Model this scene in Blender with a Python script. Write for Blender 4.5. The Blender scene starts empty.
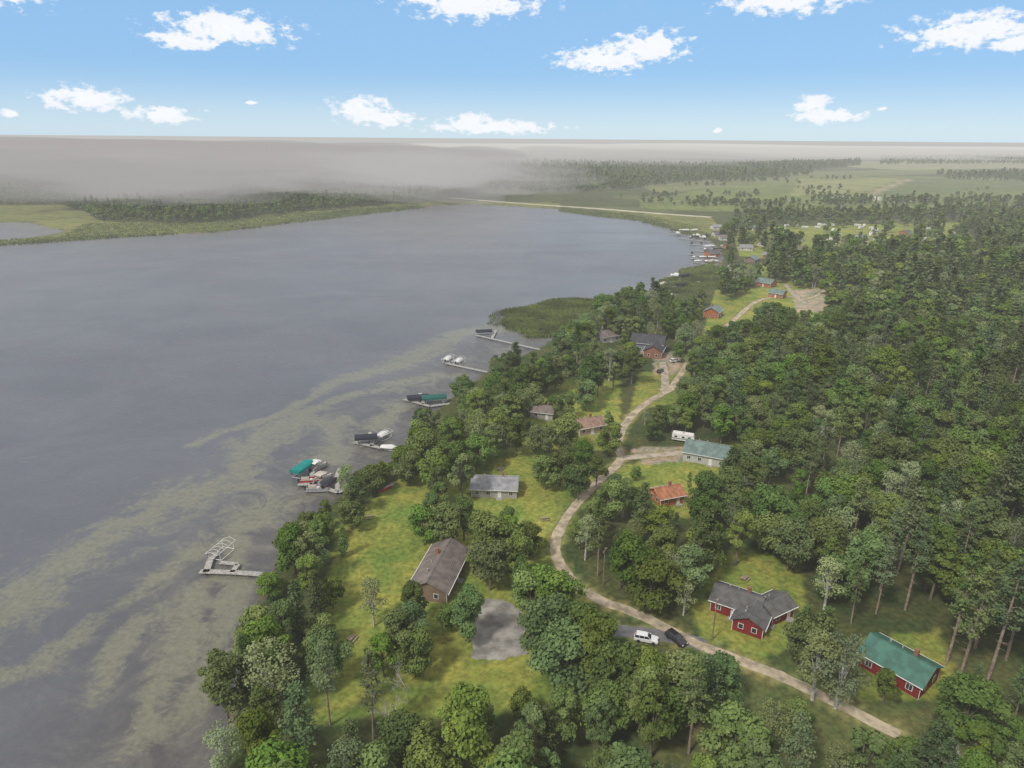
import bpy, bmesh, math, random
import numpy as np
from mathutils import Vector, Matrix
random.seed(7); rng=np.random.default_rng(7)
scene=bpy.context.scene
# ---------------------------------------------------------------- camera (survey station)
H=95.0; F=692.0; PITCH=math.radians(19.57); ROLL=0.0078
LAND=0.8
R0=np.array([1,0,0.]); U0=np.array([0,math.sin(PITCH),math.cos(PITCH)]); FW=np.array([0,math.cos(PITCH),-math.sin(PITCH)])
RT=math.cos(ROLL)*R0+math.sin(ROLL)*U0; UP=-math.sin(ROLL)*R0+math.cos(ROLL)*U0
def g(px,py,z=LAND):
    """survey bearing -> metres on the horizontal plane at height z"""
    d=(px-512)/F*RT+(384-py)/F*UP+FW
    t=(z-H)/d[2]
    return (d[0]*t,d[1]*t)
def proj(P):
    P=np.asarray(P,float)-np.array([0,0,H])
    dz=P@FW
    return 512+F*(P@RT)/dz, 384-F*(P@UP)/dz
cd=bpy.data.cameras.new('camera'); cam=bpy.data.objects.new('camera',cd); scene.collection.objects.link(cam)
M=Matrix(((RT[0],UP[0],-FW[0],0),(RT[1],UP[1],-FW[1],0),(RT[2],UP[2],-FW[2],H),(0,0,0,1)))
cam.matrix_world=M; cd.sensor_width=36; cd.lens=F*36/1024; cd.clip_start=1; cd.clip_end=120000
scene.camera=cam
scene.view_settings.view_transform='Standard'; scene.view_settings.look='None'; scene.view_settings.exposure=0
# ---------------------------------------------------------------- node helpers
def newmat(name):
    m=bpy.data.materials.new(name); m.use_nodes=True; nt=m.node_tree
    for n in list(nt.nodes): nt.nodes.remove(n)
    out=nt.nodes.new('ShaderNodeOutputMaterial'); return m,nt,out
class N:
    def __init__(s,nt): s.nt=nt
    def n(s,t,**k):
        x=s.nt.nodes.new(t)
        for a,b in k.items(): setattr(x,a,b)
        return x
    def l(s,a,b): s.nt.links.new(a,b)
    def math(s,op,a,b=None,c=None,clamp=False):
        x=s.n('ShaderNodeMath',operation=op); x.use_clamp=clamp
        for i,v in enumerate((a,b,c)):
            if v is None: continue
            if isinstance(v,(int,float)): x.inputs[i].default_value=v
            else: s.l(v,x.inputs[i])
        return x.outputs[0]
    def mix(s,f,a,b,bt='MIX'):
        x=s.n('ShaderNodeMix',data_type='RGBA',blend_type=bt)
        for i,v in ((0,f),(6,a),(7,b)):
            if isinstance(v,(int,float)): x.inputs[i].default_value=v
            elif isinstance(v,(tuple,list)): x.inputs[i].default_value=(*v[:3],1)
            else: s.l(v,x.inputs[i])
        return x.outputs[2]
    def mr(s,v,a,b,c=0,d=1,smooth=True):
        x=s.n('ShaderNodeMapRange',interpolation_type='SMOOTHSTEP' if smooth else 'LINEAR')
        s.l(v,x.inputs[0]); 
        for i,q in enumerate((a,b,c,d)): x.inputs[i+1].default_value=q
        return x.outputs[0]
    def noise(s,vec,scale,detail=3,rough=.55,dist=0):
        x=s.n('ShaderNodeTexNoise'); x.inputs['Scale'].default_value=scale; x.inputs['Detail'].default_value=detail
        x.inputs['Roughness'].default_value=rough; x.inputs['Distortion'].default_value=dist
        if vec is not None: s.l(vec,x.inputs['Vector'])
        return x.outputs['Fac']
def simple(name,col,rough=.7,var=.25,scale=1.5,metal=0,spec=.3,coat=0):
    m,nt,out=newmat(name); k=N(nt)
    p=k.n('ShaderNodeBsdfPrincipled'); tc=k.n('ShaderNodeTexCoord')
    nz=k.noise(tc.outputs['Object'],scale,4)
    lo=[c*(1-var) for c in col]; hi=[min(1,c*(1+var)) for c in col]
    k.l(k.mix(k.mr(nz,.3,.7),lo,hi),p.inputs['Base Color'])
    p.inputs['Roughness'].default_value=rough; p.inputs['Metallic'].default_value=metal
    p.inputs['Specular IOR Level'].default_value=spec; p.inputs['Coat Weight'].default_value=coat
    k.l(p.outputs[0],out.inputs[0]); return m
def roofmat(name,col,ribs=True):
    m,nt,out=newmat(name); k=N(nt)
    p=k.n('ShaderNodeBsdfPrincipled'); tc=k.n('ShaderNodeTexCoord')
    nz=k.noise(tc.outputs['Object'],.6,5)
    w=k.n('ShaderNodeTexWave',wave_type='BANDS',bands_direction='X' if ribs else 'Z'); w.inputs['Scale'].default_value=.8 if ribs else 1.6
    w.inputs['Distortion'].default_value=0 if ribs else .6
    k.l(tc.outputs['Object'],w.inputs['Vector'])
    a=k.mix(k.mr(nz,.3,.7),[c*.72 for c in col],[c*1.25 for c in col])
    b=k.mix(k.mr(w.outputs['Fac'],0,.25 if ribs else .5,.35,0),a,(0.03,.03,.03))
    k.l(b,p.inputs['Base Color']); p.inputs['Roughness'].default_value=.45 if ribs else .85
    k.l(p.outputs[0],out.inputs[0]); return m
def link(o): scene.collection.objects.link(o); return o
def empty(name,x,y,z,rot=0):
    e=bpy.data.objects.new(name,None); link(e); e.location=(x,y,z); e.rotation_euler=(0,0,rot); e.empty_display_size=.1; return e
def mk(name,v,f,mat,parent=None,smooth=False):
    me=bpy.data.meshes.new(name); me.from_pydata([tuple(map(float,a)) for a in v],[],f); me.update()
    for m in (mat if isinstance(mat,list) else [mat]): me.materials.append(m)
    if smooth: me.shade_smooth()
    o=bpy.data.objects.new(name,me); link(o)
    if parent: o.parent=parent
    return o
BF=[(0,3,2,1),(4,5,6,7),(0,1,5,4),(1,2,6,5),(2,3,7,6),(3,0,4,7)]
def boxes(L):
    v=[];f=[]
    for b in L:
        x0,y0,z0,x1,y1,z1=b[:6]; n=len(v)
        v+=[(x0,y0,z0),(x1,y0,z0),(x1,y1,z0),(x0,y1,z0),(x0,y0,z1),(x1,y0,z1),(x1,y1,z1),(x0,y1,z1)]
        f+=[tuple(n+i for i in q) for q in BF]
    return v,f
def bx(name,L,mat,parent): 
    v,f=boxes(L); return mk(name,v,f,mat,parent)
def cyl(p0,p1,r0,r1,n=8,v=None,f=None,caps=True):
    v=[] if v is None else v; f=[] if f is None else f
    p0=Vector(p0);p1=Vector(p1); d=(p1-p0).normalized(); a=d.orthogonal().normalized(); b=d.cross(a); s=len(v)
    for p,r in ((p0,r0),(p1,r1)):
        for i in range(n):
            t=2*math.pi*i/n; v.append(tuple(p+a*r*math.cos(t)+b*r*math.sin(t)))
    for i in range(n): j=(i+1)%n; f.append((s+i,s+j,s+n+j,s+n+i))
    if caps: f.append(tuple(s+i for i in range(n))[::-1]); f.append(tuple(s+n+i for i in range(n)))
    return v,f
# ---------------------------------------------------------------- world + sun
w=bpy.data.worlds.new('World'); scene.world=w; w.use_nodes=True; nt=w.node_tree; k=N(nt)
for n in list(nt.nodes): nt.nodes.remove(n)
out=k.n('ShaderNodeOutputWorld'); bg=k.n('ShaderNodeBackground'); BS=.1; bg.inputs['Strength'].default_value=BS
SUN_EL=math.radians(50); SUN_AZ=math.radians(222)
sky=k.n('ShaderNodeTexSky',sky_type='NISHITA'); sky.sun_disc=False; sky.sun_elevation=SUN_EL; sky.sun_rotation=SUN_AZ
sky.altitude=400; sky.air_density=1; sky.dust_density=.3; sky.ozone_density=1.5
tc=k.n('ShaderNodeTexCoord'); sp=k.n('ShaderNodeSeparateXYZ'); k.l(tc.outputs['Generated'],sp.inputs[0])
az=k.math('ARCTAN2',sp.outputs[0],sp.outputs[1]); el=k.math('ARCSINE',sp.outputs[2])
cb=k.n('ShaderNodeCombineXYZ'); k.l(az,cb.inputs[0]); k.l(k.math('MULTIPLY',el,1.7),cb.inputs[1])
nz1=k.noise(cb.outputs[0],55,6,.62); nz2=k.noise(cb.outputs[0],9,6,.6,.4)
pos=k.n('ShaderNodeCombineXYZ'); k.l(az,pos.inputs[0]); k.l(el,pos.inputs[1])
best=None
for (cx,cy,cw,ch) in [(25,106,26,9),(128,104,38,11),(186,117,30,9),(362,110,32,14),(385,119,34,9),(488,127,72,8),(470,122,24,10),(790,108,18,11),(806,118,34,7),(997,124,30,8),(1012,119,14,7),(74,118,8,4),(55,99,14,3),(3,125,9,4),(710,131,5,3),(262,105,6,2),(850,112,5,2),
   (600,62,52,14),(640,52,40,16),(250,40,60,15),(215,52,34,9),(905,50,56,15),(940,62,30,9),(60,20,60,16),(470,10,70,18),(760,14,60,16),(1010,4,40,14)]:
    s1=k.n('ShaderNodeVectorMath',operation='SUBTRACT'); k.l(pos.outputs[0],s1.inputs[0]); s1.inputs[1].default_value=((cx-512)/735,(138-cy+(cx-512)*.0078)*.00128,0)
    s2=k.n('ShaderNodeVectorMath',operation='MULTIPLY'); k.l(s1.outputs[0],s2.inputs[0]); s2.inputs[1].default_value=(735/cw,1/(ch*.00128),0)
    s3=k.n('ShaderNodeVectorMath',operation='LENGTH'); k.l(s2.outputs[0],s3.inputs[0])
    best=s3.outputs['Value'] if best is None else k.math('MINIMUM',best,s3.outputs['Value'])
cm=k.math('ADD',best,k.mr(nz1,.3,.7,-.6,.6,False))
cmask=k.mr(cm,1.05,.45)
deck=k.math('ADD',el,k.mr(nz2,.3,.7,-.05,.05,False)); dmask=k.mr(deck,.17,.34)
horizon=k.mr(el,0,.09)
blue=k.mix(horizon,(6.0,7.9,9.4),(3.0,5.7,9.2))
base=k.mix(.8,sky.outputs[0],blue)
c1=k.mix(cmask,base,k.mix(nz1,(8.4,8.9,9.6),(10.4,10.4,10.5)))
deckc=k.mix(k.mr(nz2,.35,.65),(8.6,8.8,9.1),(10.1,10.1,10.2))
hi=k.mr(el,.3,.9); deckc=k.mix(hi,deckc,(7.0,7.0,7.2))
c2=k.mix(dmask,c1,deckc)
k.l(c2,bg.inputs[0]); k.l(bg.outputs[0],out.inputs[0])
sl=bpy.data.lights.new('sun','SUN'); sl.energy=3.0; sl.angle=math.radians(8); sl.color=(1,.95,.87)
so=link(bpy.data.objects.new('sun',sl))
sd=Vector((math.sin(SUN_AZ)*math.cos(SUN_EL),math.cos(SUN_AZ)*math.cos(SUN_EL),math.sin(SUN_EL)))
so.rotation_euler=sd.to_track_quat('Z','Y').to_euler(); so.location=(0,0,300)
# ---------------------------------------------------------------- shoreline
shore_px=[(195,900),(218,768),(238,690),(252,630),(262,590),(282,555),(304,528),(334,500),(352,490),(388,463),(404,440),(432,415),(462,388),(486,372),(520,357),(546,343),(560,333),(590,322),(625,305),(655,300),(676,294),(690,288),(700,280),(716,272),(722,262),(720,250),(708,240),(686,232),(664,224),(640,217),(600,212),(540,208),(480,204.5),(440,205),(415,207),(380,208),(330,212),(300,219),(270,226),(200,233),(130,236),(108,235),(60,239),(0,244)]
lake=[g(a,b,0) for a,b in shore_px]
lake=[(-70,-400),(-46,10)]+lake+[(-1000,760),(-1700,500),(-1700,-400)]
pond=[g(a,b,0) for a,b in [(-120,226),(-20,223),(28,222),(45,228),(62,231),(52,234),(30,238),(0,241.5),(-80,246),(-150,240)]]
def inpoly(x,y,poly):
    inside=np.zeros(x.shape,bool); n=len(poly)
    for i in range(n):
        x1,y1=poly[i]; x2,y2=poly[(i+1)%n]
        if y1==y2: continue
        c=((y1>y)!=(y2>y))&(x<(x2-x1)*(y-y1)/(y2-y1)+x1); inside^=c
    return inside
def dseg(x,y,a,b):
    dx,dy=b[0]-a[0],b[1]-a[1]; t=np.clip(((x-a[0])*dx+(y-a[1])*dy)/(dx*dx+dy*dy+1e-9),0,1)
    return np.hypot(x-a[0]-t*dx,y-a[1]-t*dy),t
def sdf(x,y):
    res=None
    for poly in (lake,pond):
        d=np.full(x.shape,1e9)
        for i in range(len(poly)): d=np.minimum(d,dseg(x,y,poly[i],poly[(i+1)%len(poly)])[0])
        d=np.where(inpoly(x,y,poly),-d,d); res=d if res is None else np.minimum(res,d)
    return res   # >0 on land
def wob(x,y):
    return 1.6*np.sin(x*.11+y*.07)+1.1*np.sin(x*.23-y*.19+1)+.7*np.sin(x*.51+y*.43+2)
def axis(lo,hi,step,L,Hh,gr):
    a=list(np.arange(lo,hi+step/2,step)); s=step
    while a[-1]<Hh: s*=gr; a.append(a[-1]+s)
    s=step; pre=[]; c=a[0]
    while c>L: s*=gr; c-=s; pre.append(c)
    return np.array(pre[::-1]+a)
def gridmesh(name,xs,ys,zf,mat,attrs):
    X,Y=np.meshgrid(xs,ys); Z=zf(X,Y); nx,ny=len(xs),len(ys)
    me=bpy.data.meshes.new(name); co=np.stack([X,Y,Z],-1).reshape(-1,3)
    idx=np.arange(nx*ny).reshape(ny,nx)
    q=np.stack([idx[:-1,:-1],idx[:-1,1:],idx[1:,1:],idx[1:,:-1]],-1).reshape(-1,4)
    me.vertices.add(len(co)); me.vertices.foreach_set('co',co.astype(np.float32).ravel())
    me.loops.add(q.size); me.loops.foreach_set('vertex_index',q.astype(np.int32).ravel())
    me.polygons.add(len(q)); me.polygons.foreach_set('loop_start',np.arange(0,q.size,4,dtype=np.int32))
    me.update(calc_edges=True)
    me.shade_smooth()
    for an,fn in attrs.items():
        val=fn(X,Y)
        if val.ndim==3:
            a=me.attributes.new(an,'FLOAT_COLOR','POINT'); a.data.foreach_set('color',np.concatenate([val,np.ones(val.shape[:2]+(1,))],-1).astype(np.float32).ravel())
        else:
            a=me.attributes.new(an,'FLOAT','POINT'); a.data.foreach_set('value',val.astype(np.float32).ravel())
    me.materials.append(mat); o=bpy.data.objects.new(name,me); link(o); return o
def gp(L,z=LAND): return [g(a,b,z) for a,b in L]
# ---------------------------------------------------------------- roads
def smooth(pts,n=8):
    P=[np.array(p) for p in pts]; P=[2*P[0]-P[1]]+P+[2*P[-1]-P[-2]]; o=[]
    for i in range(1,len(P)-2):
        for j in range(n):
            t=j/n; o.append(.5*((2*P[i])+(-P[i-1]+P[i+1])*t+(2*P[i-1]-5*P[i]+4*P[i+1]-P[i+2])*t*t+(-P[i-1]+3*P[i]-3*P[i+1]+P[i+2])*t**3))
    o.append(P[-2]); return o
roads={'dirt_road':[[(900,735),(780,676),(700,645),(640,615),(600,600),(574,582),(558,560),(556,540),(568,515),(585,495),(602,478),(620,460),(618,442),(628,420),(648,402),(670,390)],
   [(670,390),(682,372),(700,345),(728,325),(760,300),(800,296)],[(800,300),(822,292),(850,262)]],
 'gravel_driveway':[[(622,458),(645,456),(690,452)],[(664,392),(665,378),(662,362)],[(785,284),(800,300),(815,305)]],
 'asphalt_driveway':[[(585,622),(615,630),(650,634),(690,641),(704,646)]],
 'causeway_road':[[(420,196),(450,198),(520,203.5),(600,209),(650,213),(712,217.5)]]}
rw={'dirt_road':2.6,'gravel_driveway':3.2,'asphalt_driveway':3.6,'causeway_road':9}
road_w=[]
for kx,L in roads.items():
    for l in L: road_w.append((kx,smooth([g(a,b) for a,b in l])))
# ---------------------------------------------------------------- ground colours
lawns=[[(335,520),(372,500),(398,478),(440,472),(470,455),(530,445),(580,460),(575,520),(560,560),(540,600),(560,700),(420,720),(300,720),(330,600)],
 [(560,560),(590,600),(560,700),(470,720),(470,600)],
 [(690,600),(735,545),(800,560),(810,640),(760,660),(700,635)],
 [(600,470),(740,440),(745,475),(690,520),(640,510)],
 [(640,372),(690,372),(690,400),(630,412)],[(715,290),(760,288),(765,320),(700,345)],[(560,380),(620,380),(620,450),(520,450),(520,410)],
 [(670,470),(560,520),(545,480)],[(760,262),(860,262),(850,320),(760,320)],[(860,640),(940,630),(960,700),(860,700)],[(730,228),(960,222),(980,256),(800,262),(740,256)]]
lawns=[gp(l) for l in lawns]
camp=gp([(765,222),(960,218),(985,252),(800,258)])
marsh=[gp([(-300,200),(0,200),(100,201),(120,214),(200,222),(310,210),(430,200),(560,203),(560,212),(380,212),(300,224),(200,238),(0,250),(-300,262)]),
       gp([(600,208),(712,218),(730,240),(690,236),(640,222)])]
fields=[(gp([(640,208),(640,200),(700,190),(780,178),(900,176),(1040,178),(1300,186),(1300,206),(1040,204),(900,212),(720,212)]),(.15,.19,.055)),
 (gp([(800,179),(905,178),(860,193),(790,196)]),(.24,.26,.1)),(gp([(905,178),(1040,180),(1040,190),(865,197)]),(.12,.16,.055)),
 (gp([(830,195),(880,197),(878,200),(830,198)]),(.55,.55,.5)),(gp([(905,179),(914,179),(870,197),(860,196)]),(.32,.28,.18)),
 (gp([(640,186),(800,172),(960,168),(960,173),(800,178),(660,194)]),(.16,.18,.07)),
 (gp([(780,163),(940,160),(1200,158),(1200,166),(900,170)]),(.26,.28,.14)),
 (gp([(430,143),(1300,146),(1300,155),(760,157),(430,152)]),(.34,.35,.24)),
 (gp([(440,160),(480,157),(700,168),(560,175)]),(.08,.1,.05)),
 ]
bare=[gp([(792,290),(828,288),(826,312),(796,312)]),gp([(652,352),(680,352),(680,374),(655,376)]),gp([(630,448),(690,446),(690,462),(640,464)])]
def gcol(X,Y):
    n=np.sin(X*.013+Y*.009)*np.sin(Y*.017-X*.005+1)
    c=np.empty(X.shape+(3,)); c[:]=(.065,.08,.03)
    far=np.clip((Y-2200)/1500,0,1)[...,None]; c=c*(1-far)+np.array([.07,.085,.045])*far
    c[n>.55]=(.095,.11,.042)
    for l in lawns: c[inpoly(X,Y,l)]=(.195,.225,.052)
    for l in marsh: c[inpoly(X,Y,l)]=(.15,.165,.055)
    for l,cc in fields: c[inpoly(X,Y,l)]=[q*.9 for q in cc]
    for l in bare: c[inpoly(X,Y,l)]=(.30,.26,.2)
    for kx,pl in road_w:
        if kx=='causeway_road': continue
        pl=pl[::3]
        for a,b in zip(pl[:-1],pl[1:]):
            m=(abs(X-a[0])<60)&(abs(Y-a[1])<60)
            if m.any():
                d,_=dseg(X[m],Y[m],a,b); cm_=c[m]; cm_[d<2.2]=(.19,.185,.075); c[m]=cm_
    s=sdf(X,Y)+wob(X,Y)*.3
    sh=(s<1.3); c[sh]=(.11,.1,.07)
    return c
def gz(X,Y):
    s=sdf(X,Y)+wob(X,Y)*np.clip(Y/400,.35,3)*.6
    return np.clip(s*.3,-2.5,LAND)
m,nt,out=newmat('ground_mat'); k=N(nt); p=k.n('ShaderNodeBsdfPrincipled'); at=k.n('ShaderNodeAttribute'); at.attribute_name='col'
geo=k.n('ShaderNodeNewGeometry'); P=geo.outputs['Position']
a=k.noise(P,.9,5,.7); b=k.noise(P,.09,5,.65,.5); c=k.noise(P,.012,3)
col=k.mix(1,at.outputs['Color'],k.mix(k.mr(a,.25,.75),(.6,.6,.6),(1.38,1.38,1.3)),'MULTIPLY')
col=k.mix(1,col,k.mix(k.mr(b,.32,.68),(.62,.82,.74),(1.38,1.15,1.15)),'MULTIPLY')
col=k.mix(1,col,k.mix(k.mr(c,.3,.7),(.85,.85,.85),(1.15,1.15,1.15)),'MULTIPLY')
k.l(col,p.inputs['Base Color']); p.inputs['Roughness'].default_value=1; p.inputs['Specular IOR Level'].default_value=.1
k.l(p.outputs[0],out.inputs[0]); MG=m
xs=axis(-140,240,1.6,-45000,45000,1.022); ys=axis(70,400,1.6,-1500,60000,1.022)
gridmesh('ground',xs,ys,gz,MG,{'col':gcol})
# ---------------------------------------------------------------- water
weeds=[[(250,478,8),(200,497,10),(150,517,11),(95,545,10),(45,572,8),(5,600,8),(-40,625,7)],
 [(330,425,6),(295,420,8),(260,437,8),(245,455,7),(255,475,6)],[(400,392,5),(350,398,5),(300,412,6),(270,430,6)],
 [(500,328,9),(455,338,9),(420,352,8),(380,372,5),(330,385,4),(285,408,4),(240,425,3),(200,445,3)],
 [(330,425,6),(338,445,8),(320,458,6)],[(285,500,5),(250,525,6),(225,545,5),(190,560,4),(120,600,4),(40,655,4),(-10,672,4)],
 [(150,620,4),(110,650,4),(90,680,3)],[(405,408,6),(380,425,5)],[(215,590,3),(190,625,4),(170,660,4),(160,720,4)],[(440,375,6),(400,385,6)],
 [(640,312,7),(600,305,8),(540,318,9)],[(250,545,3),(235,600,3),(222,650,3),(205,700,4)]]
def weedf(X,Y):
    r=np.zeros(X.shape); X=X+wob(X*.6,Y*.6)*1.3; Y=Y+wob(Y*.5,X*.7)*2.0
    for L in weeds:
        q=[(*g(a,b,0),c) for a,b,c in L]
        for a,b in zip(q[:-1],q[1:]):
            d,t=dseg(X,Y,a,b); rad=(a[2]*(1-t)+b[2]*t)*1.7; r=np.maximum(r,np.clip(1-d/rad,0,1))
    return r
def shal(X,Y): return np.exp(np.minimum(sdf(X,Y),0)/30.)
m,nt,out=newmat('water_mat'); k=N(nt); p=k.n('ShaderNodeBsdfPrincipled')
aw=k.n('ShaderNodeAttribute'); aw.attribute_name='weed'; ash=k.n('ShaderNodeAttribute'); ash.attribute_name='shallow'
geo=k.n('ShaderNodeNewGeometry'); P=geo.outputs['Position']
n1=k.noise(P,.1,8,.7,1.2); n2=k.noise(P,.7,5,.75); n3=k.noise(P,.02,5,.6,.6)
nn=k.math('ADD',k.math('MULTIPLY',k.math('SUBTRACT',n1,.5),2.7),k.math('MULTIPLY',k.math('SUBTRACT',n2,.5),1.1))
wsum=k.math('ADD',k.math('ADD',aw.outputs['Fac'],nn),k.math('MULTIPLY',ash.outputs['Fac'],.15))
wm=k.mr(wsum,.2,.95)
deep=k.mix(k.mr(n3,.3,.7),(.085,.09,.108),(.112,.116,.132))
shc=k.mix(k.mr(n1,.35,.65),(.076,.071,.072),(.13,.122,.108))
c1=k.mix(k.mr(ash.outputs['Fac'],.08,.75),deep,shc)
c2=k.mix(k.math('MULTIPLY',wm,.74),c1,k.mix(k.mr(n2,.3,.7),(.15,.15,.1),(.215,.21,.145)))
k.l(c2,p.inputs['Base Color']); p.inputs['IOR'].default_value=1.33
wv=k.n('ShaderNodeMapping'); wv.inputs['Scale'].default_value=(.45,1.0,1); wv.inputs['Rotation'].default_value=(0,0,.5); k.l(P,wv.inputs[0])
st=k.n('ShaderNodeMapping'); st.inputs['Scale'].default_value=(.25,1.0,1); st.inputs['Rotation'].default_value=(0,0,.35); k.l(P,st.inputs[0])
wind=k.noise(st.outputs[0],.012,5,.6,.5); k.l(k.mr(wind,.3,.7,.12,.3),p.inputs['Roughness'])
b1=k.noise(wv.outputs[0],.7,5,.65); bu=k.n('ShaderNodeBump'); bu.inputs['Distance'].default_value=.6; k.l(k.mr(wind,.3,.7,.5,.95),bu.inputs['Strength'])
k.l(b1,bu.inputs['Height']); k.l(bu.outputs[0],p.inputs['Normal']); k.l(p.outputs[0],out.inputs[0])
wxs=axis(-260,110,2,-1900,900,1.03); wys=axis(60,460,2,-500,1700,1.03)
gridmesh('lake_water',wxs,wys,lambda X,Y:X*0,m,{'weed':weedf,'shallow':shal})
# ---------------------------------------------------------------- road meshes
MR={'dirt_road':simple('dirt_mat',(.36,.3,.215),.95,.35,.5),'gravel_driveway':simple('gravel_mat',(.33,.28,.22),.95,.3,.6),
    'asphalt_driveway':simple('asphalt_mat',(.14,.14,.145),.9,.25,.5),'causeway_road':simple('causeway_mat',(.4,.36,.28),.95,.2,.1)}
zo={'dirt_road':.03,'gravel_driveway':.022,'asphalt_driveway':.014,'causeway_road':.6}
for kx,pl in road_w:
    pl=[np.array(p) for p in pl]; v=[];f=[]; hh_=zo[kx]
    for i,p_ in enumerate(pl):
        t=pl[min(i+1,len(pl)-1)]-pl[max(i-1,0)]; t/=np.linalg.norm(t); nrm=np.array([-t[1],t[0]])
        wl=rw[kx]/2*(1+random.uniform(-.15,.15)); wr=rw[kx]/2*(1+random.uniform(-.15,.15))
        sk=hh_*1.5 if kx=='causeway_road' else .05
        v+=[(*(p_+nrm*(wl+sk)),LAND-.05),(*(p_+nrm*wl),LAND+hh_),(*(p_-nrm*wr),LAND+hh_),(*(p_-nrm*(wr+sk)),LAND-.05)]
        if i: 
            for j in range(3): f.append((4*i-4+j,4*i-3+j,4*i+1+j,4*i+j))
    mk(kx,v,f,MR[kx])
def pad(name,pp,mat,z):
    P=gp(pp); n=len(P); c=(sum(a for a,b in P)/n,sum(b for a,b in P)/n); v=[];f=[]
    for i in range(n):
        a,b=np.array(P[i]),np.array(P[(i+1)%n])
        for j in range(6): q=a+(b-a)*j/6; q=q+np.array([random.uniform(-.4,.4),random.uniform(-.4,.4)]); v.append((*q,LAND+z))
    v.append((*c,LAND+z)); n=len(v)-1
    mk(name,v,[(i,(i+1)%n,n) for i in range(n)],mat)
pad('gravel_pad',[(468,612),(486,598),(505,600),(522,612),(526,655),(500,660),(472,658)],simple('pad_mat',(.25,.235,.21),.95,.4,.35),.018)
# ---------------------------------------------------------------- trees
def rnd(n): 
    a=rng.normal(size=(n,3)); return a/np.linalg.norm(a,axis=1,keepdims=True)
def quadarr(c,nr,s):
    n=len(c); t=np.cross(nr,rnd(n)); t/=np.linalg.norm(t,axis=1,keepdims=True)+1e-9; b=np.cross(nr,t)
    s=s[:,None]; j=lambda:(1+rng.uniform(-.35,.35,(n,1)))
    return np.stack([c-t*s*j(),c-b*s*.8*j(),c+t*s*j(),c+b*s*.8*j()],1)
def treemesh(name,tv,tf,q,cl,mats):
    tv=np.array(tv).reshape(-1,3); nt_=len(tv); co=np.concatenate([tv,q.reshape(-1,3)])
    lf=(np.arange(len(q)*4)+nt_).reshape(-1,4)
    me=bpy.data.meshes.new(name); me.from_pydata(co.tolist(),[],list(tf)+lf.tolist())
    me.materials.append(mats[0]); me.materials.append(mats[1])
    mi=np.zeros(len(me.polygons),np.int32); mi[len(tf):]=1; me.polygons.foreach_set('material_index',mi)
    at=me.attributes.new('cl','FLOAT','POINT'); at.data.foreach_set('value',np.concatenate([np.zeros(nt_),np.repeat(cl,4)]).astype(np.float32))
    me.update(); return me
def folmat(name,c1,c2,tr=.25,val=(.7,1.4)):
    m,nt,out=newmat(name); k=N(nt); at=k.n('ShaderNodeAttribute'); at.attribute_name='cl'; oi=k.n('ShaderNodeObjectInfo')
    c=k.mix(at.outputs['Fac'],c1,c2)
    hs=k.n('ShaderNodeHueSaturation'); k.l(c,hs.inputs['Color'])
    r2=k.math('FRACT',k.math('MULTIPLY',oi.outputs['Random'],17.3)); r3=k.math('FRACT',k.math('MULTIPLY',oi.outputs['Random'],71.7))
    k.l(k.mr(oi.outputs['Random'],0,1,.472,.524,False),hs.inputs['Hue']); k.l(k.mr(r2,0,1,.8,1.15,False),hs.inputs['Saturation']); k.l(k.mr(r3,0,1,val[0],val[1],False),hs.inputs['Value'])
    d=k.n('ShaderNodeBsdfDiffuse'); t=k.n('ShaderNodeBsdfTranslucent'); mx=k.n('ShaderNodeMixShader'); mx.inputs[0].default_value=tr
    k.l(hs.outputs[0],d.inputs[0]); k.l(hs.outputs[0],t.inputs[0]); k.l(d.outputs[0],mx.inputs[1]); k.l(t.outputs[0],mx.inputs[2]); k.l(mx.outputs[0],out.inputs[0]); return m
BARK=simple('bark_mat',(.16,.13,.105),.95,.3,2); BARKP=simple('pine_bark_mat',(.26,.2,.155),.95,.35,2); BARKB=simple('birch_bark_mat',(.45,.43,.4),.9,.3,2)
FD=folmat('leaf_mat',(.082,.13,.036),(.18,.245,.068)); FP=folmat('needle_mat',(.062,.098,.04),(.14,.185,.07),.15); FB=folmat('birch_leaf_mat',(.17,.21,.09),(.27,.32,.15))
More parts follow.
